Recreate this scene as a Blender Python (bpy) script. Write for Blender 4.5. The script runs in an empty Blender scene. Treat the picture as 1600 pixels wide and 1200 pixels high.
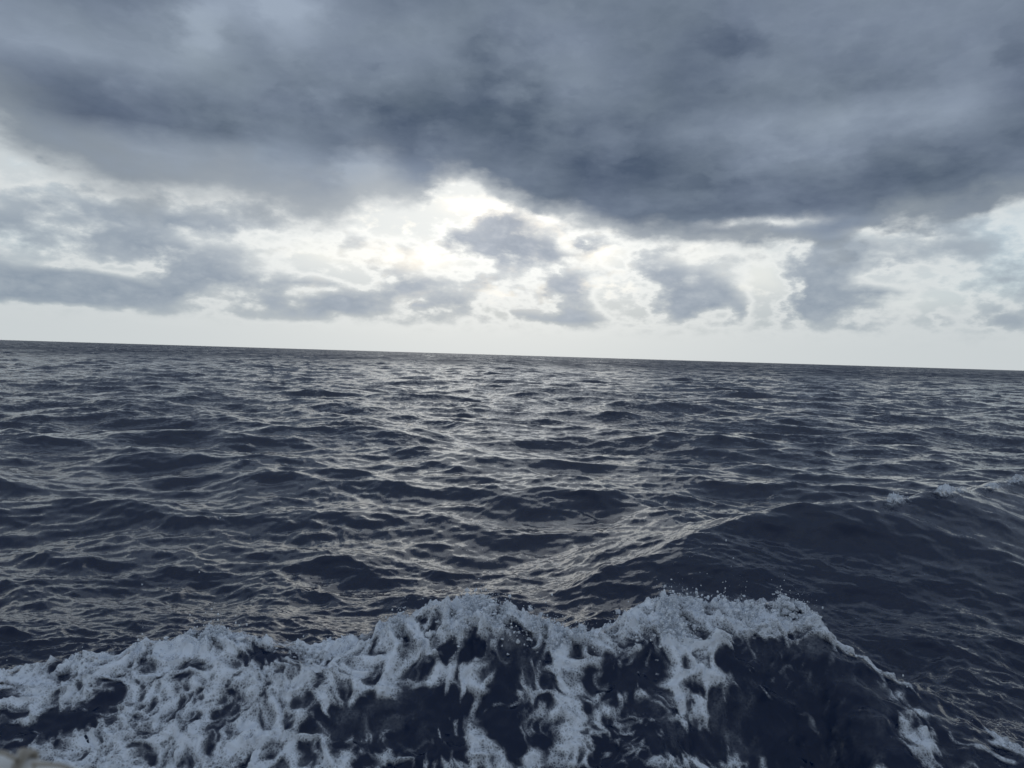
import bpy, math
import numpy as np
from mathutils import Matrix, Vector

rng = np.random.default_rng(7)
scene = bpy.context.scene
R = math.radians

# ------------------------------------------------------------------ camera
F_PX = 1150.0                      # focal length in pixels of the 1600 px wide photograph
CAM_H = 3.0
PITCH, ROLL = 2.24, 1.72
cam_data = bpy.data.cameras.new("camera")
cam_data.sensor_width = 36.0
cam_data.lens = 36.0 * F_PX / 1600.0
cam_data.clip_start = 0.05
cam_data.clip_end = 100000.0
cam_data.dof.use_dof = True
cam_data.dof.focus_distance = 14.0
cam_data.dof.aperture_fstop = 4.5
cam = bpy.data.objects.new("camera", cam_data)
scene.collection.objects.link(cam)
CAM_ROT = Matrix.Rotation(R(90 - PITCH), 3, 'X') @ Matrix.Rotation(R(ROLL), 3, 'Z')
cam.matrix_world = Matrix.Translation((0, 0, CAM_H)) @ CAM_ROT.to_4x4()
scene.camera = cam


def ray(px, py):
    return (CAM_ROT @ Vector(((px - 800) / F_PX, (600 - py) / F_PX, -1.0))).normalized()


def azel(px, py):
    d = ray(px, py)
    return math.degrees(math.atan2(d.x, d.y)), math.degrees(math.asin(d.z))


def on_level(px, py, z):
    d = ray(px, py)
    t = (z - CAM_H) / d.z
    return d.x * t, d.y * t


# ------------------------------------------------------------------ light
SUN_AZ, SUN_EL = -1.0, 17.0        # degrees: behind the thin edge of the dark cloud deck
world = bpy.data.worlds.new("World")
scene.world = world
world.use_nodes = True
sun_data = bpy.data.lights.new("sun", 'SUN')
sun_data.energy = 0.055
sun_data.angle = R(24)
sun_data.color = (0.98, 1.0, 0.985)
sun = bpy.data.objects.new("sun", sun_data)
scene.collection.objects.link(sun)
_a, _e = R(SUN_AZ), R(SUN_EL)
_to_sun = Vector((math.sin(_a) * math.cos(_e), math.cos(_a) * math.cos(_e), math.sin(_e)))
sun.rotation_euler = _to_sun.to_track_quat('Z', 'Y').to_euler()
vs = scene.view_settings
vs.view_transform = 'Standard'
vs.look = 'None'
vs.exposure = 0.0
vs.gamma = 1.0
vs.use_curve_mapping = False
scene.cycles.max_bounces = 5
scene.cycles.transparent_max_bounces = 12
scene.cycles.sample_clamp_indirect = 4.0
scene.cycles.use_adaptive_sampling = True
scene.cycles.adaptive_threshold = 0.015
scene.cycles.adaptive_min_samples = 8


# ------------------------------------------------------------------ node helper
class N:
    """small expression wrapper round shader nodes"""

    def __init__(self, tree, sock):
        self.t, self.s = tree, sock

    def _m(self, op, *o, clamp=False):
        n = self.t.nodes.new('ShaderNodeMath')
        n.operation = op
        n.use_clamp = clamp
        for i, v in enumerate((self,) + o):
            put(self.t, v, n.inputs[i])
        return N(self.t, n.outputs[0])

    def __add__(s, o): return s._m('ADD', o)
    def __sub__(s, o): return s._m('SUBTRACT', o)
    def __mul__(s, o): return s._m('MULTIPLY', o)
    def __truediv__(s, o): return s._m('DIVIDE', o)
    __radd__ = __add__
    __rmul__ = __mul__
    def clamp(s): return s._m('ADD', 0.0, clamp=True)
    def pow(s, e): return s._m('POWER', e)
    def sqrt(s): return s._m('SQRT')

    def smooth(s, a, b, lo=0.0, hi=1.0, kind='SMOOTHSTEP'):
        n = s.t.nodes.new('ShaderNodeMapRange')
        n.interpolation_type = kind
        n.clamp = True
        put(s.t, s, n.inputs[0])
        for i, v in zip((1, 2, 3, 4), (a, b, lo, hi)):
            put(s.t, v, n.inputs[i])
        return N(s.t, n.outputs[0])

    def vec(s, op, o=None, out=0):
        n = s.t.nodes.new('ShaderNodeVectorMath')
        n.operation = op
        put(s.t, s, n.inputs[0])
        if o is not None:
            put(s.t, o, n.inputs[3] if op == 'SCALE' else n.inputs[1])
        return N(s.t, n.outputs['Value'] if op in ('DOT_PRODUCT', 'LENGTH') else n.outputs[0])

    def xyz(s):
        n = s.t.nodes.new('ShaderNodeSeparateXYZ')
        put(s.t, s, n.inputs[0])
        return [N(s.t, o) for o in n.outputs]


def put(t, v, sock):
    if isinstance(v, N):
        t.links.new(v.s, sock)
    else:
        sock.default_value = v


def xyz(t, x, y, z):
    n = t.nodes.new('ShaderNodeCombineXYZ')
    for i, v in enumerate((x, y, z)):
        put(t, v, n.inputs[i])
    return N(t, n.outputs[0])


def mix(t, f, a, b):
    n = t.nodes.new('ShaderNodeMix')
    n.data_type = 'RGBA'
    n.clamp_factor = True
    put(t, f, n.inputs[0])
    for v, i in ((a, 6), (b, 7)):
        put(t, v if isinstance(v, N) or len(v) == 4 else (*v, 1.0), n.inputs[i])
    return N(t, n.outputs[2])


def noise(t, v, scale, detail=5.0, rough=0.55, dist=0.0, color=False):
    n = t.nodes.new('ShaderNodeTexNoise')
    n.noise_dimensions = '3D'
    put(t, v, n.inputs['Vector'])
    n.inputs['Scale'].default_value = scale
    n.inputs['Detail'].default_value = detail
    n.inputs['Roughness'].default_value = rough
    n.inputs['Distortion'].default_value = dist
    return N(t, n.outputs['Color' if color else 'Fac'])


def lin(c):
    return tuple(((v / 255) / 12.92 if v / 255 <= 0.04045 else ((v / 255 + 0.055) / 1.055) ** 2.4) for v in c)


# ------------------------------------------------------------------ sky: clear air seen through clouds
SKY_STRENGTH = 0.1


def sky_col(r, g, b, k=1.0):
    return tuple(v * k / SKY_STRENGTH for v in lin((r, g, b)))


def blob_sum(items, az, el):
    """sum of soft ellipses given in photograph pixels, on arrays of azimuth and elevation in degrees"""
    k = math.degrees(1 / F_PX)
    acc = 0.0
    for (px, py, rx, ry, s) in items:
        a, e = azel(px, py)
        acc = acc + s * np.exp(-0.7 * (((az - a) / (rx * k)) ** 2 + ((el - e) / (ry * k)) ** 2))
    return acc


def field(t, az, el, e0, e1, rows, fields, last=None, half=52.0, n=120):
    """three slowly varying fields over (azimuth, elevation): one RGB curve per row of elevation"""
    az_s = np.linspace(-half, half, n)
    u = (az + half) / (2 * half)
    uu = xyz(t, u, u, u)
    step = (e1 - e0) / (rows - 1)
    eu = ((el - e0) / step)._m('MAXIMUM', 0.0)._m('MINIMUM', rows - 1.0)
    acc = None
    for r in range(rows):
        nd = t.nodes.new('ShaderNodeRGBCurve')
        mp = nd.mapping
        mp.use_clip = False
        for c, f in enumerate(fields):
            v = np.clip(f(az_s, e0 + r * step), 0, 1)
            if last is not None and r == rows - 1:
                v = v * 0.0 + last[c]
            cu = mp.curves[c]
            cu.points[0].location = (0.0, v[0])
            cu.points[1].location = (1.0, v[-1])
            for i in range(1, n - 1):
                cu.points.new(i / (n - 1), v[i])
        mp.update()
        put(t, uu, nd.inputs['Color'])
        w = (eu - float(r))._m('ABSOLUTE')
        w = N(t, w.s)._m('MULTIPLY_ADD', -1.0, 1.0, clamp=True)
        term = N(t, nd.outputs[0]).vec('SCALE', w)
        acc = term if acc is None else acc.vec('ADD', term)
    return acc.xyz()


GREY = [
    (540, 398, 60, 9, .4), (600, 420, 50, 8, .45), (470, 440, 40, 8, .45), (520, 442, 50, 7, .4), (30, 300, 60, 18, .45), (150, 330, 80, 10, .45), (660, 405, 40, 8, .35), (560, 375, 50, 7, .3),
    (60, 345, 120, 20, .8), (40, 350, 60, 14, .3), (80, 447, 120, 20, .95), (190, 450, 80, 16, .75), (100, 425, 30, 18, .4), (150, 479, 120, 5, .8), (300, 405, 80, 28, .9),
    (215, 375, 50, 14, .6), (350, 432, 60, 12, .7), (320, 350, 70, 12, .6), (250, 335, 70, 14, .5), (110, 395, 60, 8, .4), (500, 478, 70, 14, .8),
    (420, 487, 70, 6, .6), (560, 470, 50, 12, .6), (430, 455, 30, 9, .5), (640, 440, 50, 12, .65), (700, 473, 48, 15, .75), (600, 455, 50, 9, .5), (400, 322, 90, 14, .6),
    (720, 375, 30, 14, .7), (800, 372, 50, 32, 1.0), (850, 398, 50, 14, .9), (790, 345, 40, 14, .5), (890, 450, 22, 20, .85), (770, 440, 36, 12, .55),
    (670, 497, 45, 5, .6), (830, 492, 50, 7, .6), (905, 496, 36, 14, .65), (935, 383, 40, 12, .65), (1032, 396, 24, 7, .65),
    (1030, 432, 45, 18, .85), (1095, 460, 54, 24, 1.0), (1060, 478, 50, 12, .5), (1160, 485, 10, 12, .7), (1290, 420, 36, 40, .9), (1300, 482, 54, 18, .95), (1262, 450, 20, 26, .4),
    (1375, 456, 34, 12, .85), (1325, 384, 40, 10, .75), (1425, 410, 40, 14, .65), (1500, 385, 50, 10, .5), (1590, 507, 26, 14, .7),
    (1466, 499, 11, 8, .5), (1060, 506, 50, 5, .55), (1490, 350, 50, 10, .6), (1150, 400, 30, 9, .4),
    (1330, 512, 60, 5, .35), (-120, 440, 150, 26, .7), (1740, 430, 90, 26, .7), (1900, 380, 120, 36, .7), (-300, 380, 140, 36, .8)]
LIT = [
    (730, 318, 70, 22, .5), (880, 384, 14, 9, 1.0), (130, 412, 60, 9, .6), (215, 428, 26, 12, .6), (70, 397, 40, 8, .45), (40, 415, 30, 5, .3),
    (1390, 432, 28, 9, .9), (20, 285, 40, 50, .5), (600, 345, 90, 16, .45), (270, 355, 120, 6, .45), (330, 372, 90, 6, .3), (470, 420, 80, 18, .4), (470, 450, 70, 6, .3),
    (1195, 455, 34, 40, .5), (570, 430, 40, 14, .4), (980, 440, 26, 30, .4), (940, 470, 16, 16, .3), (1085, 445, 12, 6, .5), (30, 320, 60, 6, .3), (1450, 470, 40, 30, .3), (680, 410, 60, 14, .3),
    (640, 470, 16, 10, .5), (960, 350, 80, 12, .3), (1180, 395, 60, 8, .4), (1360, 360, 50, 6, .4)]
BLUE = [
    (735, 322, 40, 7, .7), (1190, 425, 26, 26, .6), (1585, 410, 40, 34, .95), (1560, 360, 36, 18, .65), (1540, 450, 60, 18, .65),
    (1430, 480, 60, 14, .65), (930, 405, 36, 9, .55), (1100, 400, 36, 9, .4), (15, 375, 50, 12, .6), (500, 395, 90, 12, .4), (640, 400, 60, 13, .4),
    (800, 350, 60, 20, .3), (1700, 420, 60, 40, .6)]
HOLES = [(1190, 346, 50, 5, .9), (1238, 351, 22, 6, .8), (1395, 368, 60, 5, .6), (1275, 394, 40, 6, .8)]
DECK_LIGHT = [
    (1420, 195, 80, 18, .14), (1290, 245, 90, 11, .14), (1480, 160, 50, 22, .10), (320, 45, 30, 36, .26), (440, 10, 50, 22, .38), (400, 20, 60, 12, .1),
    (60, 50, 120, 30, .16), (150, 90, 120, 20, .08), (200, 215, 60, 14, .14), (260, 240, 60, 14, .14), (440, 225, 50, 22, .12), (548, 262, 22, 14, .3), (578, 268, 16, 12, .22), (560, 270, 60, 24, .1), (330, 270, 160, 20, .10),
    (560, 300, 160, 24, .08), (80, 230, 60, 30, .08), (1240, 350, 160, 16, .12), (1150, 200, 150, 26, .08), (870, 90, 50, 40, .10), (1550, 30, 120, 40, .04),
    (640, 60, 60, 50, .06), (500, 100, 40, 60, .05), (1000, 40, 120, 30, .05), (-300, 60, 200, 90, .05), (1900, 90, 200, 90, .05), (1000, 330, 90, 10, .04)]
DECK_DARK = [
    (1300, 70, 250, 50, .02), (1000, 70, 200, 50, .06), (1500, 230, 120, 40, .05), (1250, 290, 150, 30, .06),
    (960, 245, 180, 50, .12), (1100, 320, 150, 26, .12), (760, 200, 90, 40, .13), (180, 165, 200, 30, .12), (820, 130, 40, 50, .06),
    (340, 195, 160, 22, .10), (1330, 150, 160, 22, .08), (600, 160, 120, 36, .07), (560, 225, 90, 14, .06), (100, 190, 100, 30, .06), (1080, 120, 120, 30, .03), (200, 20, 70, 16, .06), (1590, 160, 40, 40, .08)]
DECK_EDGE = [
    (-300, 120), (-100, 160), (0, 222), (60, 262), (130, 300), (220, 318), (320, 328), (420, 342), (500, 356),
    (570, 332), (640, 328), (668, 305), (718, 284), (760, 304), (830, 338), (900, 358), (960, 378), (1050, 388),
    (1150, 388), (1250, 392), (1310, 398), (1380, 366), (1450, 350), (1520, 338), (1600, 312), (1750, 300), (1900, 330)]


def build_sky():
    t = world.node_tree
    t.nodes.clear()
    tc = t.nodes.new('ShaderNodeTexCoord')
    d = N(t, tc.outputs['Generated'])
    x, y, z = d.xyz()
    az = x._m('ARCTAN2', y) * (180 / math.pi)
    el = z._m('ARCSINE') * (180 / math.pi)
    # wisps lie flat
    Q = d.vec('MULTIPLY', (1.0, 1.0, 1.9))
    w1 = noise(t, Q, 7.0, 2.0, 0.55, color=True).vec('SUBTRACT', (0.5, 0.5, 0.5))
    fb = noise(t, Q, 15.0, 5.0, 0.54)
    fb2 = noise(t, Q.vec('ADD', (3.1, 1.7, 0.4)), 34.0, 5.0, 0.56)
    wx, wy, _ = w1.xyz()
    fa, fc = fb - 0.5, fb2 - 0.5
    ua = az + wx * 3.0 + fc * 3.0
    ue = el + wy * 1.6 + fa * 1.6
    # planar cloud layer coordinates: perspective of a flat ceiling
    zz = (z + 0.10)._m('MAXIMUM', 0.02)
    plane = xyz(t, x / zz, y / zz * 0.8, fa * 0.5)
    grey, blue, _ = field(t, ua, ue, 0.6, 14.0, 22, [
        lambda a, e: (blob_sum(GREY, a, e) - blob_sum(LIT, a, e)) * 0.4 + 0.4,
        lambda a, e: blob_sum(BLUE, a, e) * 0.7,
        lambda a, e: a * 0.0], last=(0.4, 0.0, 0.0))
    grey = (grey - 0.4) * 2.5
    tone_off, _, _ = field(t, ua, ue, 9.5, 31.0, 13, [
        lambda a, e: (blob_sum(DECK_LIGHT, a, e) - blob_sum(DECK_DARK, a, e)) + 0.5,
        lambda a, e: a * 0.0,
        lambda a, e: a * 0.0])
    ramp = t.nodes.new('ShaderNodeValToRGB')
    cr = ramp.color_ramp
    cr.interpolation = 'CARDINAL'
    pts = [(-59.0, 15.0)] + [azel(*p) for p in DECK_EDGE] + [(59.0, 14.0)]
    while len(cr.elements) < len(pts):
        cr.elements.new(0.5)
    for k, (a, e) in enumerate(pts):
        cr.elements[k].position = (a + 60) / 120
        cr.elements[k].color = (e / 40, e / 40, e / 40, 1)
    put(t, (ua + 60.0) / 120.0, ramp.inputs[0])
    edge = N(t, ramp.outputs[0])
    U = xyz(t, ua, ue, 0.0)
    holes = None
    for (px, py, rx, ry, amt) in HOLES:
        k = math.degrees(1 / F_PX)
        q = U.vec('SUBTRACT', (*azel(px, py), 0)).vec('MULTIPLY', (0.8 / (rx * k), 0.8 / (ry * k), 0))
        h = (q.vec('DOT_PRODUCT', q)._m('MULTIPLY', -0.8)._m('EXPONENT') - 0.02)._m('MAXIMUM', 0.0) * amt
        holes = h if holes is None else holes + h

    # -- clear sky
    sk = t.nodes.new('ShaderNodeTexSky')
    sk.sky_type = 'NISHITA'
    sk.sun_disc = False
    sk.sun_elevation = R(SUN_EL)
    sk.sun_rotation = R(SUN_AZ)
    sk.dust_density = 2.0
    clear = N(t, sk.outputs[0])

    # -- thin bright veil below the deck
    a0, e0 = azel(770, 330)
    ga, ge = (az - a0) * (1 / 21.0), (el - e0) * (1 / 12.0)
    glow = (ga * ga + ge * ge)._m('MULTIPLY', -1.0)._m('EXPONENT')
    veil_hi = mix(t, glow, sky_col(198, 206, 210), sky_col(236, 238, 236, 1.06))
    horizon = mix(t, glow, sky_col(177, 187, 192), sky_col(211, 211, 206))
    veil = mix(t, el.smooth(1.0, 7.5), horizon, veil_hi)
    thin = fc.smooth(0.02, 0.2)
    patch = (blue * 1.3 + thin * 0.3) * el.smooth(2.0, 6.0)
    veil = mix(t, patch.clamp() * 0.9, veil, mix(t, 0.75, clear, sky_col(182, 205, 221)))

    # -- scattered cumulus
    low = el.smooth(1.1, 3.6)
    dens = (grey * (fb * 0.9 + 0.52) + fa * 1.9 + fc * 1.6) * low
    rim = dens.smooth(-0.35, 0.05) * dens.smooth(0.45, 0.05)
    inner = (fc * 2.0 + fa * 1.2 + 0.45).clamp()
    cshade = mix(t, inner, mix(t, glow, sky_col(128, 143, 160), sky_col(140, 151, 168)), mix(t, glow, sky_col(160, 171, 181), sky_col(188, 195, 205)))
    col = mix(t, rim * 0.5, veil, mix(t, glow, sky_col(222, 226, 226), sky_col(255, 254, 249, 1.22)))
    col = mix(t, dens.smooth(0.0, 1.05) * 0.92, col, cshade)

    # -- the dark deck overhead, its edge drawn out along azimuth
    over = ue - edge * 40.0
    strata = noise(t, plane, 1.7, 5.0, 0.50)
    strata2 = noise(t, plane, 6.5, 4.0, 0.55)
    side = az.smooth(-14.0, -3.0, 2.5, 0.95)          # the edge is torn on the left, sharp on the right
    mask = ((over + fa * 2.6) / side).smooth(-0.45, 0.8)
    thick = ((over + (strata - 0.5) * 3.0 + fa * 2.0) / side).smooth(0.1, 2.4)
    tone = ((strata * 0.75 + strata2 * 0.16 + tone_off * 1.25 - 0.55) + fc * 0.10 + fa * 0.15).smooth(0.26, 0.94, kind='LINEAR')
    tone = (tone + el.smooth(31.0, 75.0) * 1.0)
    blue_body = mix(t, tone, sky_col(77, 90, 113), sky_col(156, 169, 188))
    grey_body = mix(t, tone, sky_col(80, 94, 111), sky_col(155, 168, 182))
    body = mix(t, (wx * 1.6 + 0.5).clamp(), blue_body, grey_body)
    torn = mix(t, glow, sky_col(130, 141, 152), sky_col(188, 194, 199))
    deck = mix(t, thick, torn, body)
    sh = t.nodes.new('ShaderNodeMixShader')
    put(t, (mask - holes * (fb2 * 1.2 + 0.1)).clamp(), sh.inputs[0])
    for i, c in ((1, col), (2, deck)):
        bg = t.nodes.new('ShaderNodeBackground')
        bg.inputs['Strength'].default_value = SKY_STRENGTH
        put(t, c, bg.inputs['Color'])
        t.links.new(bg.outputs[0], sh.inputs[i])
    out = t.nodes.new('ShaderNodeOutputWorld')
    t.links.new(sh.outputs[0], out.inputs['Surface'])


build_sky()
world.cycles.sampling_method = 'MANUAL'
world.cycles.sample_map_resolution = 512


# ------------------------------------------------------------------ sea: wave fields
def ocean_tile(L, n, lo, hi, seed, kp, spread, theta0, chop):
    """one periodic patch of wind sea, wavelengths between lo and hi metres: (height, dx, dy)"""
    r = np.random.default_rng(seed)
    k1 = np.fft.fftfreq(n, 1.0 / n) * 2 * np.pi / L
    kx, ky = np.meshgrid(k1, k1, indexing='ij')
    k = np.hypot(kx, ky)
    k[0, 0] = 1e-6
    th = np.arctan2(ky, kx) - theta0
    p = k ** -4.0 * np.exp(-1.25 * (kp / k) ** 2)
    p *= np.abs(np.cos(th / 2.0)) ** (2 * spread) + 0.02
    lam = 2 * np.pi / k
    p *= (lam > lo) & (lam <= hi)
    p[0, 0] = 0
    var = p.sum() * (2 * np.pi / L) ** 2
    a = np.sqrt(p / 2) * (2 * np.pi / L) * (r.standard_normal((n, n)) + 1j * r.standard_normal((n, n)))
    h = np.fft.ifft2(a) * n * n
    dx = np.fft.ifft2(1j * kx / k * a) * n * n
    dy = np.fft.ifft2(1j * ky / k * a) * n * n
    return np.stack([h.real, chop * dx.real, chop * dy.real], -1).astype(np.float32), var


def sample(tile, L, x, y):
    """cubic sampling of a periodic tile"""
    n = tile.shape[0]
    u, v = x / L * n, y / L * n
    iu, iv = np.floor(u).astype(np.int64), np.floor(v).astype(np.int64)
    fu, fv = (u - iu).astype(np.float32), (v - iv).astype(np.float32)

    def w(f):
        return (-0.5 * f + f * f - 0.5 * f ** 3, 1 - 2.5 * f * f + 1.5 * f ** 3, 0.5 * f + 2 * f * f - 1.5 * f ** 3, -0.5 * f * f + 0.5 * f ** 3)
    wu, wv = w(fu), w(fv)
    out = np.zeros(x.shape + (tile.shape[2],), np.float32)
    for a in range(4):
        ia = (iu + a - 1) % n
        for b in range(4):
            out += (wu[a] * wv[b])[..., None] * tile[ia, (iv + b - 1) % n]
    return out


WIND = R(-97)                      # the sea runs towards the camera
KP = 2 * np.pi / 10.0
TILES = []
for (L, n, lo, hi, sd, sp, chop) in ((173.0, 1024, 2.6, 60.0, 11, 5.0, 1.15), (41.0, 1024, 0.5, 2.6, 12, 4.0, 1.0), (8.3, 1024, 0.05, 0.5, 13, 2.0, 0.7)):
    TILES.append((L,) + ocean_tile(L, n, lo, hi, sd, KP, sp, WIND, chop))
HS = 0.68
C0 = HS / 4 / math.sqrt(TILES[0][2])
GAIN = (C0, C0 * 0.86, C0 * 0.9)

_perm = np.random.default_rng(3).permutation(256)
_perm = np.concatenate([_perm, _perm, _perm])
_g2 = np.stack([np.cos(np.arange(256) * 2.399963), np.sin(np.arange(256) * 2.399963)], -1).astype(np.float32)


def perlin(x, y):
    xi, yi = np.floor(x).astype(np.int64), np.floor(y).astype(np.int64)
    xf, yf = (x - xi).astype(np.float32), (y - yi).astype(np.float32)
    u, v = xf ** 3 * (xf * (xf * 6 - 15) + 10), yf ** 3 * (yf * (yf * 6 - 15) + 10)

    def g(a, b, dx, dy):
        q = _g2[_perm[_perm[(xi + a) & 255] + ((yi + b) & 255)]]
        return q[..., 0] * dx + q[..., 1] * dy
    n00, n10 = g(0, 0, xf, yf), g(1, 0, xf - 1, yf)
    n01, n11 = g(0, 1, xf, yf - 1), g(1, 1, xf - 1, yf - 1)
    return ((n00 * (1 - u) + n10 * u) * (1 - v) + (n01 * (1 - u) + n11 * u) * v) * 1.5


def fbm(x, y, octaves=4, gain=0.5, ridged=False):
    s, a, tot = 0.0, 1.0, 0.0
    for o in range(octaves):
        p = perlin(x + 17.3 * o, y - 9.1 * o)
        s = s + a * ((1 - 2 * np.abs(p)) if ridged else p)
        tot += a
        a *= gain
        x, y = x * 1.93 + y * 0.35, y * 1.93 - x * 0.35
    return s / tot


def worley(x, y):
    """distance to the nearest and second nearest of jittered points"""
    xi, yi = np.floor(x).astype(np.int64), np.floor(y).astype(np.int64)
    f1 = np.full(x.shape, 9.0, np.float32)
    f2 = f1.copy()
    for a in (-1, 0, 1):
        for b in (-1, 0, 1):
            h = _perm[_perm[(xi + a) & 255] + ((yi + b) & 255)]
            dx = xi + a + (h / 256.0) - x
            dy = yi + b + (_perm[h + 71] / 256.0) - y
            d = np.sqrt(dx * dx + dy * dy).astype(np.float32)
            f2 = np.minimum(f2, np.maximum(f1, d))
            f1 = np.minimum(f1, d)
    return f1, f2


def sstep(a, b, v):
    q = np.clip((v - a) / (b - a), 0, 1)
    return q * q * (3 - 2 * q)


def smooth_curve(pts):
    """crest line y(x) and height a(x) through points (x, y, a), softened"""
    p = np.array(sorted(pts))
    xs = np.linspace(p[0, 0] - 3, p[-1, 0] + 3, 400)
    ker = np.exp(-0.5 * (np.arange(-14, 15) / 4.0) ** 2)
    ker /= ker.sum()

    def ext(c):
        s0 = (p[1, c] - p[0, c]) / (p[1, 0] - p[0, 0]) if c == 1 else 0.0
        s1 = (p[-1, c] - p[-2, c]) / (p[-1, 0] - p[-2, 0]) if c == 1 else 0.0
        v = np.interp(xs, p[:, 0], p[:, c])
        v = np.where(xs < p[0, 0], p[0, c] + s0 * (xs - p[0, 0]), v)
        v = np.where(xs > p[-1, 0], p[-1, c] + s1 * (xs - p[-1, 0]), v)
        return np.convolve(np.pad(v, 14, mode='edge'), ker, mode='valid')
    return xs, ext(1), ext(2)


# crest of the breaking bow wave beside the boat, and of the smooth wave running off behind it
BOW = smooth_curve([(*on_level(px, py, z), z) for px, py, z in (
    (-150, 1100, .22), (0, 1066, .27), (120, 1045, .32), (250, 1018, .38), (400, 1010, .42), (540, 1010, .45), (620, 985, .55), (700, 962, .68), (760, 958, .72), (830, 985, .64),
    (900, 1008, .55), (960, 1000, .58), (1000, 965, .70), (1050, 945, .80), (1120, 962, .74), (1180, 968, .72), (1235, 962, .74), (1290, 1005, .62), (1350, 1048, .5),
    (1480, 1105, .36), (1600, 1172, .22), (1750, 1240, .12))])
SWELL = smooth_curve([(*on_level(px, py, z), z) for px, py, z in (
    (860, 935, .08), (950, 890, .26), (1050, 842, .50), (1150, 805, .68), (1250, 788, .80), (1350, 780, .88), (1400, 776, .90), (1500, 766, .88), (1600, 746, .82), (1750, 730, .6), (1900, 715, .35))])


def ridge(line, x, y, front, back, power):
    yc, a = np.interp(x, line[0], line[1]), np.interp(x, line[0], line[2])
    slope = np.gradient(line[1], line[0])
    c = 1 / np.sqrt(1 + np.interp(x, line[0], slope) ** 2)
    d = (yc - y) * c                # > 0 towards the camera
    w = np.where(d > 0, front, back)
    inside = sstep(line[0][0], line[0][0] + 2.5, x) * sstep(line[0][-1], line[0][-1] - 2.5, x)
    return a * np.exp(-(np.abs(d) / w) ** power) * inside, d, a * inside


def swell_wobble(x, y):
    return 0.2 * fbm(x * 0.6 + 4, y * 0.25, 3, 0.5)


def sea_point(x, y, spacing):
    """displaced sea surface over flat points; returns X, Y, Z and how much fine slope the mesh leaves out"""
    near = sstep(30.0, 14.0, np.hypot(x, y))
    b, bd, ba = ridge(BOW, x, y, 0.95, 0.62, 1.55)
    wob = swell_wobble(x, y) * near
    s, sd, sa = ridge(SWELL, x, y + wob, 2.0, 1.3, 1.25)
    s = s * (1 + 0.13 * fbm(x * 0.7 + 20, y * 0.5, 3, 0.5) * near)
    calm_s = sa * np.exp(-((sd - 1.6) / 1.9) ** 2) * 1.1
    calm_b = np.exp(-(np.abs(bd) / 1.6) ** 2) * sstep(0.0, 0.3, ba)
    keep0 = 1 - 0.85 * np.clip(np.exp(-((bd - 0.6) / 2.6) ** 2) * sstep(0.05, 0.25, ba) + np.exp(-((sd - 1.0) / 3.0) ** 2) * sstep(0.05, 0.3, sa), 0, 1) * near
    keep1 = 1 - 0.36 * np.clip(calm_s, 0, 1) * near
    f = [sstep(9000, 3000, np.hypot(x, y)) * (1 + 0.9 * sstep(200, 1000, np.hypot(x, y))), sstep(1.8, 0.5, spacing), sstep(0.22, 0.06, spacing)]
    out = np.zeros(x.shape + (3,), np.float32)
    for i, (L, tile, var) in enumerate(TILES):
        k = GAIN[i] * f[i] * (keep0 if i == 0 else keep1) * (1 + 0.7 * calm_b * near if i == 2 else 1)
        out += sample(tile, L, x, y) * k[..., None]
    z = out[..., 0] + (b + s) * near
    # capillary run on the churned water, a hollow in front of the breaking wave
    z = z - 0.20 * np.exp(-((bd - 1.75) / 0.7) ** 2) * sstep(0, 0.4, ba) * near
    return x + out[..., 1], y + out[..., 2], z, 1 - f[1], 1 - f[2], bd, ba


def grid_mesh(name, co, rows, cols, mask=None, wrap=False):
    idx = np.arange(rows * cols).reshape(rows, cols)
    a, b, c, d = idx[:-1, :-1], idx[:-1, 1:], idx[1:, 1:], idx[1:, :-1]
    if wrap:
        a, b = idx[:-1], np.roll(idx, -1, 1)[:-1]
        c, d = np.roll(idx, -1, 1)[1:], idx[1:]
    f = np.stack([a, b, c, d], -1).reshape(-1, 4)
    if mask is not None:
        f = f[mask[f].any(1)]
    used = np.unique(f)
    remap = np.zeros(rows * cols, np.int64)
    remap[used] = np.arange(len(used))
    f = remap[f].astype(np.int32)
    co = co.reshape(-1, 3)[used].astype(np.float32)
    me = bpy.data.meshes.new(name)
    me.vertices.add(len(co))
    me.vertices.foreach_set('co', co.ravel())
    me.loops.add(f.size)
    me.loops.foreach_set('vertex_index', f.ravel())
    me.polygons.add(len(f))
    me.polygons.foreach_set('loop_start', np.arange(0, f.size, 4, dtype=np.int32))
    me.update(calc_edges=True)
    me.polygons.foreach_set('use_smooth', np.ones(len(f), bool))
    return me, used


def attr(me, name, v):
    at = me.attributes.new(name, 'FLOAT', 'POINT')
    at.data.foreach_set('value', v.astype(np.float32))


def link(name, me, parent=None, **props):
    o = bpy.data.objects.new(name, me)
    scene.collection.objects.link(o)
    o.parent = parent
    for k, v in props.items():
        o[k] = v
    return o


def material(name):
    m = bpy.data.materials.new(name)
    m.use_nodes = True
    t = m.node_tree
    t.nodes.clear()
    out = t.nodes.new('ShaderNodeOutputMaterial')
    return m, t, out


def get_attr(t, name):
    n = t.nodes.new('ShaderNodeAttribute')
    n.attribute_name = name
    return N(t, n.outputs['Fac'])


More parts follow.
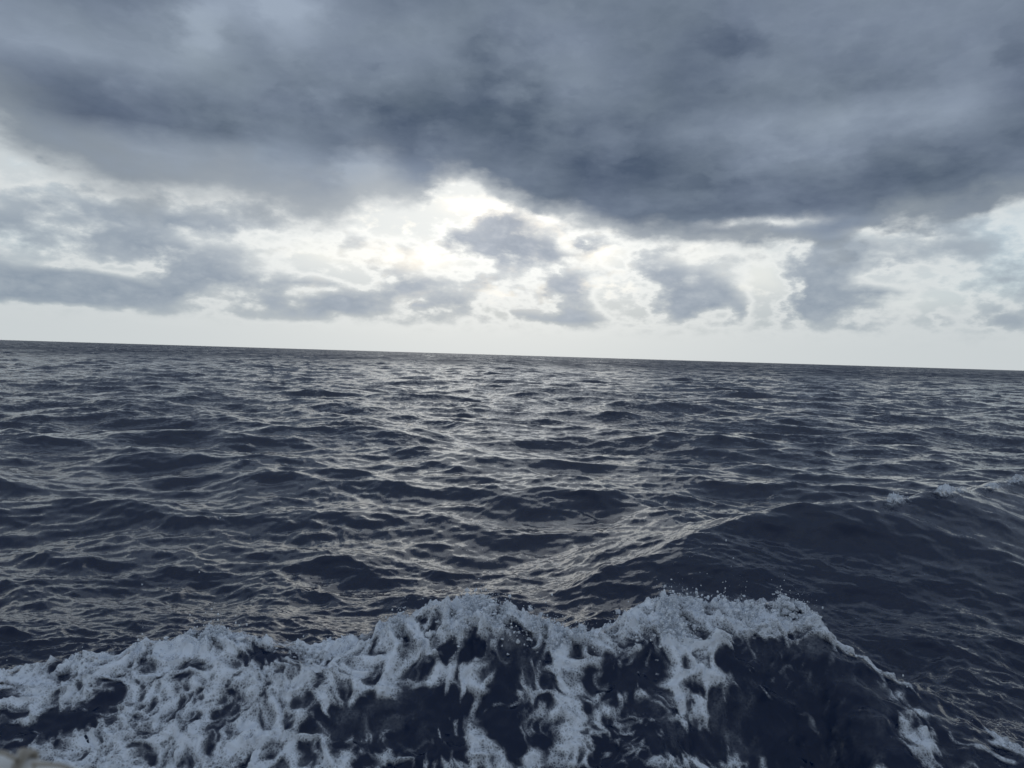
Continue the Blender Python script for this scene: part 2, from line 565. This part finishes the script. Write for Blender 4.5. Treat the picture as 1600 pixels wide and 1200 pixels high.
# ------------------------------------------------------------------ sea: material
def sea_material():
    m, t, out = material("sea_water")
    geo = t.nodes.new('ShaderNodeNewGeometry')
    pos = N(t, geo.outputs['Position'])
    nor = N(t, geo.outputs['Normal'])
    miss1, miss2 = get_attr(t, 'missing_chop'), get_attr(t, 'missing_ripple')
    flat = pos.vec('MULTIPLY', (0.75, 1.0, 0.0))
    half = (0.5, 0.5, 0.5)
    n1 = noise(t, flat, 0.9, 3.0, 0.6, color=True).vec('SUBTRACT', half).vec('SCALE', miss1 * 1.7)
    n2 = noise(t, flat.vec('ADD', (31.0, 7.0, 0.0)), 7.0, 2.0, 0.6, color=True).vec('SUBTRACT', half).vec('SCALE', miss2 * 0.7)
    n3 = noise(t, pos.vec('MULTIPLY', (0.8, 1.0, 1.0)), 52.0, 2.0, 0.6, color=True).vec('SUBTRACT', half).vec('SCALE', 0.24)
    tilt = n1.vec('ADD', n2).vec('ADD', n3).vec('MULTIPLY', (1.0, 1.0, 0.0))
    nn = nor.vec('ADD', tilt).vec('NORMALIZE')
    p = t.nodes.new('ShaderNodeBsdfPrincipled')
    p.inputs['Base Color'].default_value = (0.002, 0.011, 0.040, 1)
    gust = noise(t, pos.vec('MULTIPLY', (0.07, 0.012, 0.0)), 1.0, 4.0, 0.6).smooth(0.32, 0.68)
    put(t, miss1 * (gust * 0.26 + 0.13) + miss2 * 0.06 + 0.035, p.inputs['Roughness'])
    p.inputs['IOR'].default_value = 1.333
    put(t, nn, p.inputs['Normal'])
    t.links.new(p.outputs[0], out.inputs['Surface'])
    return m


def build_sea():
    # rings round the boat: fine where the water is near, out to beyond the horizon
    rr = [2.2]
    while rr[-1] < 40000:
        r0 = rr[-1]
        k = 0.0038 if r0 < 11 else (0.006 if r0 < 500 else (0.009 if r0 < 4000 else 0.12))
        if r0 < 3.6:
            k = 0.03
        rr.append(r0 * (1 + k))
    rr = np.array(rr)
    fine = np.linspace(R(-47), R(47), 860)
    rest = np.linspace(R(47), R(313), 70)[1:-1]
    th = np.concatenate([fine, rest])
    r2, t2 = np.meshgrid(rr, th, indexing='ij')
    x, y = r2 * np.sin(t2), r2 * np.cos(t2)
    dr = np.gradient(rr)[:, None] + 0 * t2
    dt = r2 * np.where(np.abs(t2) <= R(47.2), fine[1] - fine[0], rest[1] - rest[0])
    sp = np.maximum(dr, dt)
    X, Y, Z, m1, m2, bd, ba = sea_point(x, y, sp)
    co = np.stack([X, Y, Z], -1)
    me, used = grid_mesh("sea", co, len(rr), len(th), wrap=True)
    attr(me, 'missing_chop', m1.ravel()[used])
    attr(me, 'missing_ripple', m2.ravel()[used])
    me.materials.append(sea_material())
    print('sea tris', len(me.polygons) * 2, len(rr), len(th))
    return link("sea", me, label="dark navy choppy open sea under heavy cloud reaching the horizon", kind="structure")


sea = build_sea()


# ------------------------------------------------------------------ foam
CAM_INV = np.array(CAM_ROT.transposed())


def to_px(x, y, z):
    """where a point of the place shows in the photograph (used only to read the foam's layout off it)"""
    v = np.stack([x, y, z - CAM_H], -1) @ CAM_INV.T
    return 800 + F_PX * v[..., 0] / -v[..., 2], 600 - F_PX * v[..., 1] / -v[..., 2]


# patches and gaps of foam on the face of the breaking wave: x, y, half width, half height, tilt, amount
FOAM_ON = [
    (60, 1090, 110, 40, -15, .55), (230, 1060, 160, 50, -12, .55), (300, 1110, 200, 60, -15, .5), (170, 1185, 170, 34, -12, .75), (400, 1150, 130, 50, -20, .5),
    (420, 1050, 150, 40, -5, .35), (520, 1060, 110, 40, -20, .35), (330, 1190, 160, 30, 0, .35), (620, 1020, 80, 30, -15, .5), (700, 990, 110, 26, -6, .45),
    (650, 1060, 90, 20, 0, .55), (740, 1055, 50, 24, 0, .6), (560, 1020, 70, 20, -20, .4), (590, 1080, 60, 14, 0, .3), (610, 1095, 14, 30, 15, .25), (530, 1090, 40, 40, 20, .35),
    (742, 1105, 9, 45, 0, .6), (748, 1150, 24, 22, 0, .6), (752, 1185, 55, 34, 0, .85), (530, 1185, 46, 26, 10, .7), (625, 1175, 28, 16, 0, .6), (600, 1148, 40, 7, -18, .6), (570, 1135, 30, 6, -50, .3),
    (828, 1100, 30, 34, 0, .65), (838, 1065, 8, 30, 25, .4), (805, 1145, 12, 20, 30, .5), (880, 1030, 26, 26, 10, .5), (885, 1075, 20, 40, -5, .6), (905, 1120, 30, 60, 0, .6), (880, 1165, 50, 30, 0, .6), (850, 1190, 60, 16, 0, .5),
    (930, 1115, 80, 9, -4, .5), (985, 1087, 50, 8, -10, .5), (960, 1150, 60, 40, 0, .32), (1010, 1165, 40, 10, -30, .5), (940, 1040, 40, 14, -5, .4), (960, 1030, 50, 16, -10, .2),
    (1060, 975, 70, 34, 0, .5), (1080, 1030, 40, 44, -25, .55), (1120, 1000, 70, 22, -5, .45), (1060, 1065, 40, 18, -10, .45), (1110, 1060, 40, 26, 40, .35), (1075, 1105, 24, 30, 20, .55), (1098, 1120, 10, 34, -22, .5), (1055, 1110, 12, 30, 0, .4),
    (1180, 985, 80, 20, -3, .4), (1240, 985, 50, 22, 20, .45), (1190, 1050, 30, 30, 50, .2), (1130, 1130, 30, 12, 30, .25), (1150, 1160, 60, 6, 40, .25),
    (1090, 1196, 110, 12, 4, .8), (1270, 1108, 20, 24, -15, .8), (1262, 1120, 10, 14, 0, .3), (1388, 1082, 24, 8, 30, .7), (1412, 1128, 10, 30, -40, .8), (1440, 1160, 30, 14, 20, .7), (1450, 1148, 10, 16, 20, .6), (1440, 1115, 30, 6, 10, .5), (1545, 1166, 36, 8, -8, .7),
    (1345, 1190, 44, 8, 20, .55), (1590, 1175, 30, 12, 0, .5), (1560, 1112, 18, 14, 30, .5), (1480, 1180, 40, 8, 20, .5), (1300, 1040, 8, 30, -15, .35), (1000, 1195, 60, 12, 0, .4), (660, 1197, 40, 8, 0, .3)]
FOAM_OFF = [
    (60, 1142, 62, 14, -20, .75), (135, 1116, 55, 18, -22, .8), (175, 1090, 36, 10, -20, .5), (98, 1062, 18, 10, -10, .6), (45, 1070, 30, 5, -15, .4), (30, 1118, 20, 5, -20, .3),
    (285, 1052, 26, 14, -10, .75), (225, 1052, 40, 7, -20, .5), (400, 1030, 40, 13, -10, .75), (435, 1022, 40, 12, -5, .6), (400, 1075, 12, 10, 0, .6), (355, 1115, 30, 10, -15, .6), (250, 1100, 30, 6, -20, .3), (320, 1090, 30, 6, -25, .4), (460, 1060, 26, 9, -20, .4),
    (215, 1185, 28, 7, -30, .5), (240, 1190, 26, 10, 0, .6), (300, 1150, 40, 6, -30, .3), (490, 1030, 40, 10, -10, .6), (450, 1110, 40, 8, -30, .35), (480, 1135, 34, 10, -30, .5),
    (560, 1120, 40, 22, -10, .9), (570, 1160, 60, 26, 0, .5), (680, 1125, 46, 30, 0, 1.0), (700, 1165, 30, 20, 20, .8), (650, 1150, 40, 30, 0, .7), (640, 1110, 60, 16, 0, .6), (705, 1022, 36, 14, 10, .75), (730, 1000, 20, 20, 0, .5), (790, 1085, 26, 50, 0, .9), (785, 1130, 22, 30, 0, .9), (800, 1030, 40, 20, 0, .6),
    (850, 1060, 14, 24, 0, .5), (835, 1165, 34, 16, 0, .8), (980, 1060, 46, 22, -5, 1.0), (1015, 1020, 22, 30, 20, .8), (900, 1030, 14, 10, 0, .4), (920, 1010, 40, 8, 0, .4), (1020, 1120, 24, 22, 0, .8), (975, 1125, 18, 20, 20, .8), (955, 1185, 30, 20, 0, .8), (1060, 1160, 40, 16, 0, .7), (1000, 1190, 20, 14, 0, .6),
    (910, 1113, 9, 7, 20, .8), (925, 1108, 10, 9, 20, .8), (905, 1095, 12, 7, 0, .5), (952, 1133, 7, 9, 0, .8), (945, 1160, 14, 10, 0, .7), (1165, 1018, 30, 14, 0, .8), (1080, 1075, 18, 10, 0, .5), (1230, 1050, 70, 50, 30, .6), (1210, 1110, 70, 50, 30, .9), (1310, 1120, 60, 70, 30, .9), (1200, 1170, 60, 30, 20, .7), (1360, 1170, 60, 40, 0, .5),
    (1450, 1085, 50, 10, 30, .8), (1505, 1130, 50, 20, 30, .7), (1340, 1090, 40, 30, 20, .6)]


def layout(items, px, py):
    acc = np.zeros(px.shape, np.float32)
    for (cx, cy, rx, ry, ang, s) in items:
        c, sn = math.cos(R(ang)), math.sin(R(ang))
        u, v = px - cx, py - cy
        acc += s * np.exp(-0.8 * (((u * c + v * sn) / rx) ** 2 + ((v * c - u * sn) / ry) ** 2))
    return acc


def foam_material():
    m, t, out = material("sea_foam")
    geo = t.nodes.new('ShaderNodeNewGeometry')
    pos = N(t, geo.outputs['Position'])
    f = get_attr(t, 'foam')
    n1 = noise(t, pos, 34.0, 4.0, 0.6)
    n2 = noise(t, pos, 130.0, 2.0, 0.6)
    vo = t.nodes.new('ShaderNodeTexVoronoi')
    vo.feature = 'DISTANCE_TO_EDGE'
    vo.inputs['Scale'].default_value = 42.0
    put(t, pos.vec('ADD', noise(t, pos, 14.0, 2.0, 0.5, color=True).vec('SCALE', 0.05)), vo.inputs['Vector'])
    edge = N(t, vo.outputs['Distance']).smooth(0.0, 0.32, 0.12, -0.16)
    a = (f + (edge * 0.8 + (n1 - 0.5) * 0.5 + (n2 - 0.5) * 0.2) * f.smooth(0.25, 0.75, 0.12, 1.0)).smooth(0.25, 0.94) * 0.98
    p = t.nodes.new('ShaderNodeBsdfPrincipled')
    p.inputs['Base Color'].default_value = (0.84, 0.89, 0.96, 1)
    p.inputs['Roughness'].default_value = 0.55
    p.inputs['IOR'].default_value = 1.33
    b = t.nodes.new('ShaderNodeBump')
    b.inputs['Strength'].default_value = 0.35
    b.inputs['Distance'].default_value = 0.02
    put(t, n1 + n2 * 0.4, b.inputs['Height'])
    t.links.new(b.outputs[0], p.inputs['Normal'])
    tr = t.nodes.new('ShaderNodeBsdfTransparent')
    mx = t.nodes.new('ShaderNodeMixShader')
    put(t, a, mx.inputs[0])
    t.links.new(tr.outputs[0], mx.inputs[1])
    t.links.new(p.outputs[0], mx.inputs[2])
    t.links.new(mx.outputs[0], out.inputs['Surface'])
    return m


FOAM_MAT = foam_material()


def build_bow_foam():
    st = 0.0115
    xs = np.arange(-5.4, 5.6, st)
    ts = np.arange(-0.55, 2.45, st)
    t2, x = np.meshgrid(ts, xs, indexing='ij')
    y = np.interp(x, BOW[0], BOW[1]) - t2
    X, Y, Z, _, _, bd, ba = sea_point(x, y, np.full(x.shape, 0.02))
    px, py = to_px(X, Y, Z)
    # torn, stringy structure, drawn out down the face
    wx = fbm(x * 2.3, y * 2.3, 3) * 0.22
    wy = fbm(x * 2.3 + 40, y * 2.3 + 11, 3) * 0.22
    lace = fbm((x + wx) * 3.4 + y * 1.2, (y + wy) * 2.3, 5, 0.55, ridged=True)
    cell = fbm((x + wx) * 9.0, (y + wy) * 7.0, 4, 0.55)
    w1, w2 = worley((x + wx * 0.9) * 5.2 + 3, (y + wy * 0.9) * 3.8)
    net = 1 - sstep(0.03, 0.42, w2 - w1 + 0.12 * cell)
    v1, v2 = worley((x + wx * 0.5) * 14.0 + 7, (y + wy * 0.5) * 11.0)
    net2 = 1 - sstep(0.02, 0.5, v2 - v1)
    cov = 0.02 + layout(FOAM_ON, px, py) - layout(FOAM_OFF, px, py)
    band_w = np.interp(px, [-100, 300, 600, 760, 900, 1050, 1230, 1300, 1400, 1600], [.16, .14, .22, .30, .14, .30, .20, .055, .04, .045])
    crest = np.exp(-((bd - 0.25 * band_w) / band_w) ** 2) * np.where(bd < -0.04, np.exp(-((bd + .04) / .06) ** 2), 1)
    cov = np.clip(cov, -0.6, 0.76) * sstep(-0.10, 0.05, bd) + crest * np.interp(px, [-100, 1200, 1300, 1600], [.8, .8, .85, .8])
    uneven = np.clip(0.75 + 1.6 * fbm(x * 0.9 + 77, y * 1.3, 3, 0.5), 0.1, 1.3)      # cells open here, close up there
    foam = 0.12 + 0.62 * np.clip(cov, -0.8, 0.95) + 0.62 * (lace - 0.42) + 0.40 * cell + 0.42 * uneven * (net - 0.42) + 0.22 * (1.4 - uneven) * (net2 - 0.45)
    strings = sstep(0.56, 0.92, fbm((x + wx * 1.6) * 2.6 + 31, (y + wy * 1.6) * 2.2, 3, 0.45, ridged=True)) * sstep(0.05, 0.35, bd) * (0.55 + 0.45 * sstep(1330, 1150, px))
    foam = np.maximum(foam, strings * (0.46 + 0.5 * cell))
    haze = fbm(x * 1.6 + 60, y * 1.4, 4, 0.6)
    foam = np.maximum(foam, (0.26 + 0.26 * haze + 0.14 * cell) * sstep(0.0, 0.2, bd))
    flow = fbm((x * 0.75 + y * 0.66) * 3.0, (x * 0.66 - y * 0.75) * 22.0, 4, 0.6)       # streaks drawn down the smooth right-hand face
    foam = np.maximum(foam, (0.18 + 0.50 * flow) * sstep(1040, 1160, px) * sstep(1500, 1300, px) * sstep(0.02, 0.15, bd) * sstep(1.5, 0.5, bd))
    foam = foam * sstep(-0.30, -0.05, bd + 0.08 * cell)
    a = sstep(0.30, 0.95, foam)
    lump = 0.75 - 1.1 * (fbm(x * 6 + wx * 9, y * 6 + wy * 9, 4, 0.6, ridged=True) - 0.1)
    splash = np.maximum(fbm(x * 6.0 + 5, y * 7.0, 5, 0.62, ridged=True), 0) ** 2
    fall = np.interp(px, [-100, 300, 560, 740, 880, 1050, 1220, 1290, 1400, 1600], [.05, .06, .08, .14, .07, .16, .10, .03, .02, .02])
    Zf = Z + 0.008 + 0.06 * a * lump + crest * fall * (0.1 + splash * 0.8) * a
    Yf = Y - 0.05 * a * lump
    co = np.stack([X, Yf, Zf], -1)
    keep = (foam > 0.05).ravel()
    me, used = grid_mesh("foam", co, len(ts), len(xs), mask=keep)
    attr(me, 'foam', np.clip(foam, 0, 1.4).ravel()[used])
    me.materials.append(FOAM_MAT)
    print('foam tris', len(me.polygons) * 2)
    return link("foam", me, label="white churned foam streaking down the face of the breaking bow wave", category="foam", kind="stuff"), (X, Yf, Zf, crest, foam, px)


foam, FOAM_PTS = build_bow_foam()


def build_whitecap():
    st = 0.02
    xs = np.arange(5.4, 12.0, st)
    ts = np.arange(-0.5, 0.7, st)
    t2, x = np.meshgrid(ts, xs, indexing='ij')
    y = np.interp(x, SWELL[0], SWELL[1]) - t2
    X, Y, Z, _, _, _, _ = sea_point(x, y, np.full(x.shape, 0.04))
    px, py = to_px(X, Y, Z)
    d = (t2 - swell_wobble(x, y)) * 0.8
    cov = 0.22 * sstep(1370, 1400, px)
    for c, w, amt in ((1393, 12, .75), (1412, 14, .4), (1474, 13, .85), (1496, 22, .35), (1550, 13, .65), (1592, 18, .6)):
        cov = cov + amt * np.exp(-((px - c) / w) ** 2)
    cov = cov * np.exp(-((d - 0.03) / np.where(d > 0, 0.17, 0.10)) ** 2)
    lace = fbm(x * 6, y * 7, 5, 0.6, ridged=True)
    foam = cov * 0.75 + lace * 0.5 - 0.22
    Zf = Z + 0.01 + 0.15 * np.clip(cov, 0, 1.2) * np.maximum(fbm(x * 9, y * 9 + 3, 4, 0.6, ridged=True), 0) * sstep(.2, .5, foam)
    me, used = grid_mesh("whitecap", np.stack([X, Y, Zf], -1), len(ts), len(xs), mask=(foam > 0.1).ravel())
    attr(me, 'foam', np.clip(foam, 0, 1.4).ravel()[used])
    me.materials.append(FOAM_MAT)
    return link("foam", me, label="small torn whitecaps along the crest of the smooth dark wave", category="foam", kind="stuff")


whitecap = build_whitecap()


# ------------------------------------------------------------------ spray thrown up from the crest
def spray_material():
    m, t, out = material("spray")
    p = t.nodes.new('ShaderNodeBsdfPrincipled')
    p.inputs['Base Color'].default_value = (0.78, 0.82, 0.86, 1)
    p.inputs['Roughness'].default_value = 0.25
    p.inputs['IOR'].default_value = 1.33
    t.links.new(p.outputs[0], out.inputs['Surface'])
    return m


def ico(levels):
    g = (1 + 5 ** 0.5) / 2
    v = np.array([(-1, g, 0), (1, g, 0), (-1, -g, 0), (1, -g, 0), (0, -1, g), (0, 1, g), (0, -1, -g), (0, 1, -g), (g, 0, -1), (g, 0, 1), (-g, 0, -1), (-g, 0, 1)]) / math.hypot(1, g)
    f = np.array([(0, 11, 5), (0, 5, 1), (0, 1, 7), (0, 7, 10), (0, 10, 11), (1, 5, 9), (5, 11, 4), (11, 10, 2), (10, 7, 6), (7, 1, 8), (3, 9, 4), (3, 4, 2), (3, 2, 6), (3, 6, 8), (3, 8, 9), (4, 9, 5), (2, 4, 11), (6, 2, 10), (8, 6, 7), (9, 8, 1)])
    for _ in range(levels):
        vl, cache, nf = [tuple(p) for p in v], {}, []

        def mid(a, b):
            k = (min(a, b), max(a, b))
            if k not in cache:
                p = np.array(vl[a]) + np.array(vl[b])
                vl.append(tuple(p / np.linalg.norm(p)))
                cache[k] = len(vl) - 1
            return cache[k]
        for a, b, c in f:
            ab, bc, ca = mid(a, b), mid(b, c), mid(c, a)
            nf += [(a, ab, ca), (b, bc, ab), (c, ca, bc), (ab, bc, ca)]
        v, f = np.array(vl), np.array(nf)
    return v, f


def drops(name, centres, radii, stretch, levels, mat, rough=0.0):
    v, f = ico(levels)
    n = len(centres)
    shape = np.repeat(v[None], n, 0)
    if rough:
        q = v[None] * 1.3 + rng.random((n, 1, 3)) * 40
        shape = shape * (1 + rough * (perlin(q[..., 0] + q[..., 2], q[..., 1] - q[..., 2] * 0.7) + 0.5 * perlin(q[..., 1] * 2.3, q[..., 2] * 2.3 + q[..., 0])))[..., None]
    vv = (centres[:, None] + shape * radii[:, None, None] * stretch[:, None]).reshape(-1, 3).astype(np.float32)
    ff = (f[None] + len(v) * np.arange(n)[:, None, None]).reshape(-1, 3).astype(np.int32)
    me = bpy.data.meshes.new(name)
    me.vertices.add(len(vv))
    me.vertices.foreach_set('co', vv.ravel())
    me.loops.add(ff.size)
    me.loops.foreach_set('vertex_index', ff.ravel())
    me.polygons.add(len(ff))
    me.polygons.foreach_set('loop_start', np.arange(0, ff.size, 3, dtype=np.int32))
    me.update(calc_edges=True)
    me.polygons.foreach_set('use_smooth', np.ones(len(ff), bool))
    me.materials.append(mat)
    return me


THROW = ([-100, 250, 320, 560, 640, 760, 880, 960, 1050, 1230, 1300, 1400, 1600], [.1, .2, .5, .2, .7, .8, .5, .8, 1.0, .7, .15, .05, .05])


def build_spray(count=3600, clumps=3600):
    X, Y, Z, crest, foam, px = [v.ravel() for v in FOAM_PTS]
    gust = np.clip(fbm(X * 2.2 + 9, Y * 2.2, 3, 0.6) * 2.0 + 0.25, 0.02, 1) ** 1.5
    w = np.clip(crest, 0, 1) ** 2 * np.clip(foam, 0, 1) * np.interp(px, *THROW) * gust
    i = rng.choice(len(w), count, p=w / w.sum())
    up = rng.gamma(0.7, 0.055, count) * np.where(rng.random(count) < 0.06, 3.5, 1.0)
    c = np.stack([X[i] + rng.normal(0, .03, count), Y[i] + rng.normal(0.02, .06, count), Z[i] + up], -1)
    rad = np.clip(rng.lognormal(math.log(0.0012), 0.85, count), 0.0008, 0.0065)
    st = 1 + rng.random((count, 3)) * np.array([.5, .5, 1.2])
    me = drops("spray", c, rad, st, 0, spray_material())
    link("spray", me, label="fine droplets of spray thrown up above the foaming crest", category="spray", kind="stuff")
    # lumps of froth heaped along the crest
    w = np.clip(crest, 0, 1) ** 1.5 * np.clip(foam - 0.2, 0, 1) * (0.15 + np.interp(px, *THROW)) * gust
    i = rng.choice(len(w), clumps, p=w / w.sum())
    rad = np.clip(rng.lognormal(math.log(0.0065), 0.5, clumps), 0.003, 0.022)
    up = rng.gamma(1.0, 0.022, clumps) * np.interp(px[i], *THROW)
    c = np.stack([X[i], Y[i] + rng.normal(0, .03, clumps), Z[i] + up - rad * 0.3], -1)
    st = np.stack([1.0 + rng.random(clumps) * .8, 0.8 + rng.random(clumps) * .5, 0.7 + rng.random(clumps) * .9], -1)
    me = drops("froth", c, rad, st, 1, FOAM_MAT, 0.9)
    attr(me, 'foam', np.repeat(np.clip(rng.normal(0.62, 0.18, clumps), 0.35, 1.0), 42))
    link("froth", me, label="lumps of bubbly froth heaped along the breaking crest", category="froth", kind="stuff")


build_spray()


# ------------------------------------------------------------------ the boat's rail in the near corner
def tube(pts, radii, seg=20):
    pts = [Vector(p) for p in pts]
    vs_, fs = [], []
    up = Vector((0, 0, 1))
    for k, p in enumerate(pts):
        d = (pts[min(k + 1, len(pts) - 1)] - pts[max(k - 1, 0)]).normalized()
        a = d.cross(up if abs(d.dot(up)) < 0.9 else Vector((0, 1, 0))).normalized()
        b = d.cross(a)
        r = radii if isinstance(radii, float) else radii[k]
        for j in range(seg):
            an = 2 * math.pi * j / seg
            vs_.append(p + (a * math.cos(an) + b * math.sin(an)) * r)
    for k in range(len(pts) - 1):
        for j in range(seg):
            fs.append((k * seg + j, k * seg + (j + 1) % seg, (k + 1) * seg + (j + 1) % seg, (k + 1) * seg + j))
    fs.append(tuple(range(seg)))
    fs.append(tuple(range((len(pts) - 1) * seg, len(pts) * seg))[::-1])
    me = bpy.data.meshes.new("tube")
    me.from_pydata([tuple(v) for v in vs_], [], fs)
    for p in me.polygons:
        p.use_smooth = len(p.vertices) == 4
    return me


def plain(name, col, rough, noise_amt, scale):
    m, t, out = material(name)
    geo = t.nodes.new('ShaderNodeNewGeometry')
    n = noise(t, N(t, geo.outputs['Position']), scale, 4.0, 0.6)
    p = t.nodes.new('ShaderNodeBsdfPrincipled')
    put(t, mix(t, (n - 0.35) * 2.0, col, tuple(c * (1 - noise_amt) for c in col)), p.inputs['Base Color'])
    p.inputs['Roughness'].default_value = rough
    t.links.new(p.outputs[0], out.inputs['Surface'])
    return m


def at_depth(px, py, y):
    d = ray(px, py)
    return Vector((0, 0, CAM_H)) + d * (y / d.y)


def build_rail():
    white = plain("rail_paint", (0.78, 0.78, 0.76), 0.35, 0.12, 9.0)
    hemp = plain("rope_fibre", (0.46, 0.42, 0.36), 0.9, 0.35, 60.0)
    DY = 0.72
    root = bpy.data.objects.new("boat_railing", None)
    scene.collection.objects.link(root)
    a, b = at_depth(-60, 1187, DY), at_depth(100, 1218, DY)
    root.location = (a.x, DY, 1.55)
    root['label'] = "white tubular boat railing blurred in the lower left corner"
    root['category'] = "railing"
    off = Vector(root.location)
    ax = (b - a).normalized()
    run = [a - ax * 1.2 + ax * (k * 0.1) for k in range(40)]
    r = 0.0125

    def part(name, me, mat):
        o = link(name, me, root)
        me.transform(Matrix.Translation(-off))
        me.materials.append(mat)
        return o
    part("rail_tube", tube(run, r), white)
    for k in (3, 22, 37):
        foot = run[k] - Vector((0, 0, run[k].z - 1.55))
        part("stanchion", tube([run[k] - Vector((0, 0, r * 0.6)), run[k].lerp(foot, 0.5), foot], 0.011), white)
    low = [Vector((p.x, DY, 1.55)) for p in run]
    part("gunwale", tube([p + Vector((0, 0, -0.03)) for p in low], 0.05), white)
    # thin cord wound round the tube, with a knot and loose ends
    P = lambda x, y, dy=0.0: at_depth(x, y + 5, DY + dy)
    cord = [P(-40, 1166, -.02), P(-8, 1169, -.02), P(8, 1172, -.02), P(20, 1178, -.025), P(29, 1184, -.03)]
    c0 = P(36, 1192)
    for k in range(29):
        an = 2 * math.pi * k / 12.0
        side = ax.cross(Vector((0, 1, 0))).normalized()
        cord.append(c0 + ax * (0.0004 * k - 0.006) + (side * math.cos(an) + Vector((0, 1, 0)) * math.sin(an)) * (r + 0.0018))
    knot_to = [P(52, 1188, -.03), P(70, 1189, -.03), P(88, 1190, -.03), P(103, 1193, -.03), P(114, 1199, -.025), P(122, 1210, -.02), P(126, 1225, -.01)]
    rope = link("rope", tube(cord + knot_to, 0.0021, 8), None, label="thin beige cord tied round the white railing, lower left corner", category="rope")
    rope.data.materials.append(hemp)


build_rail()
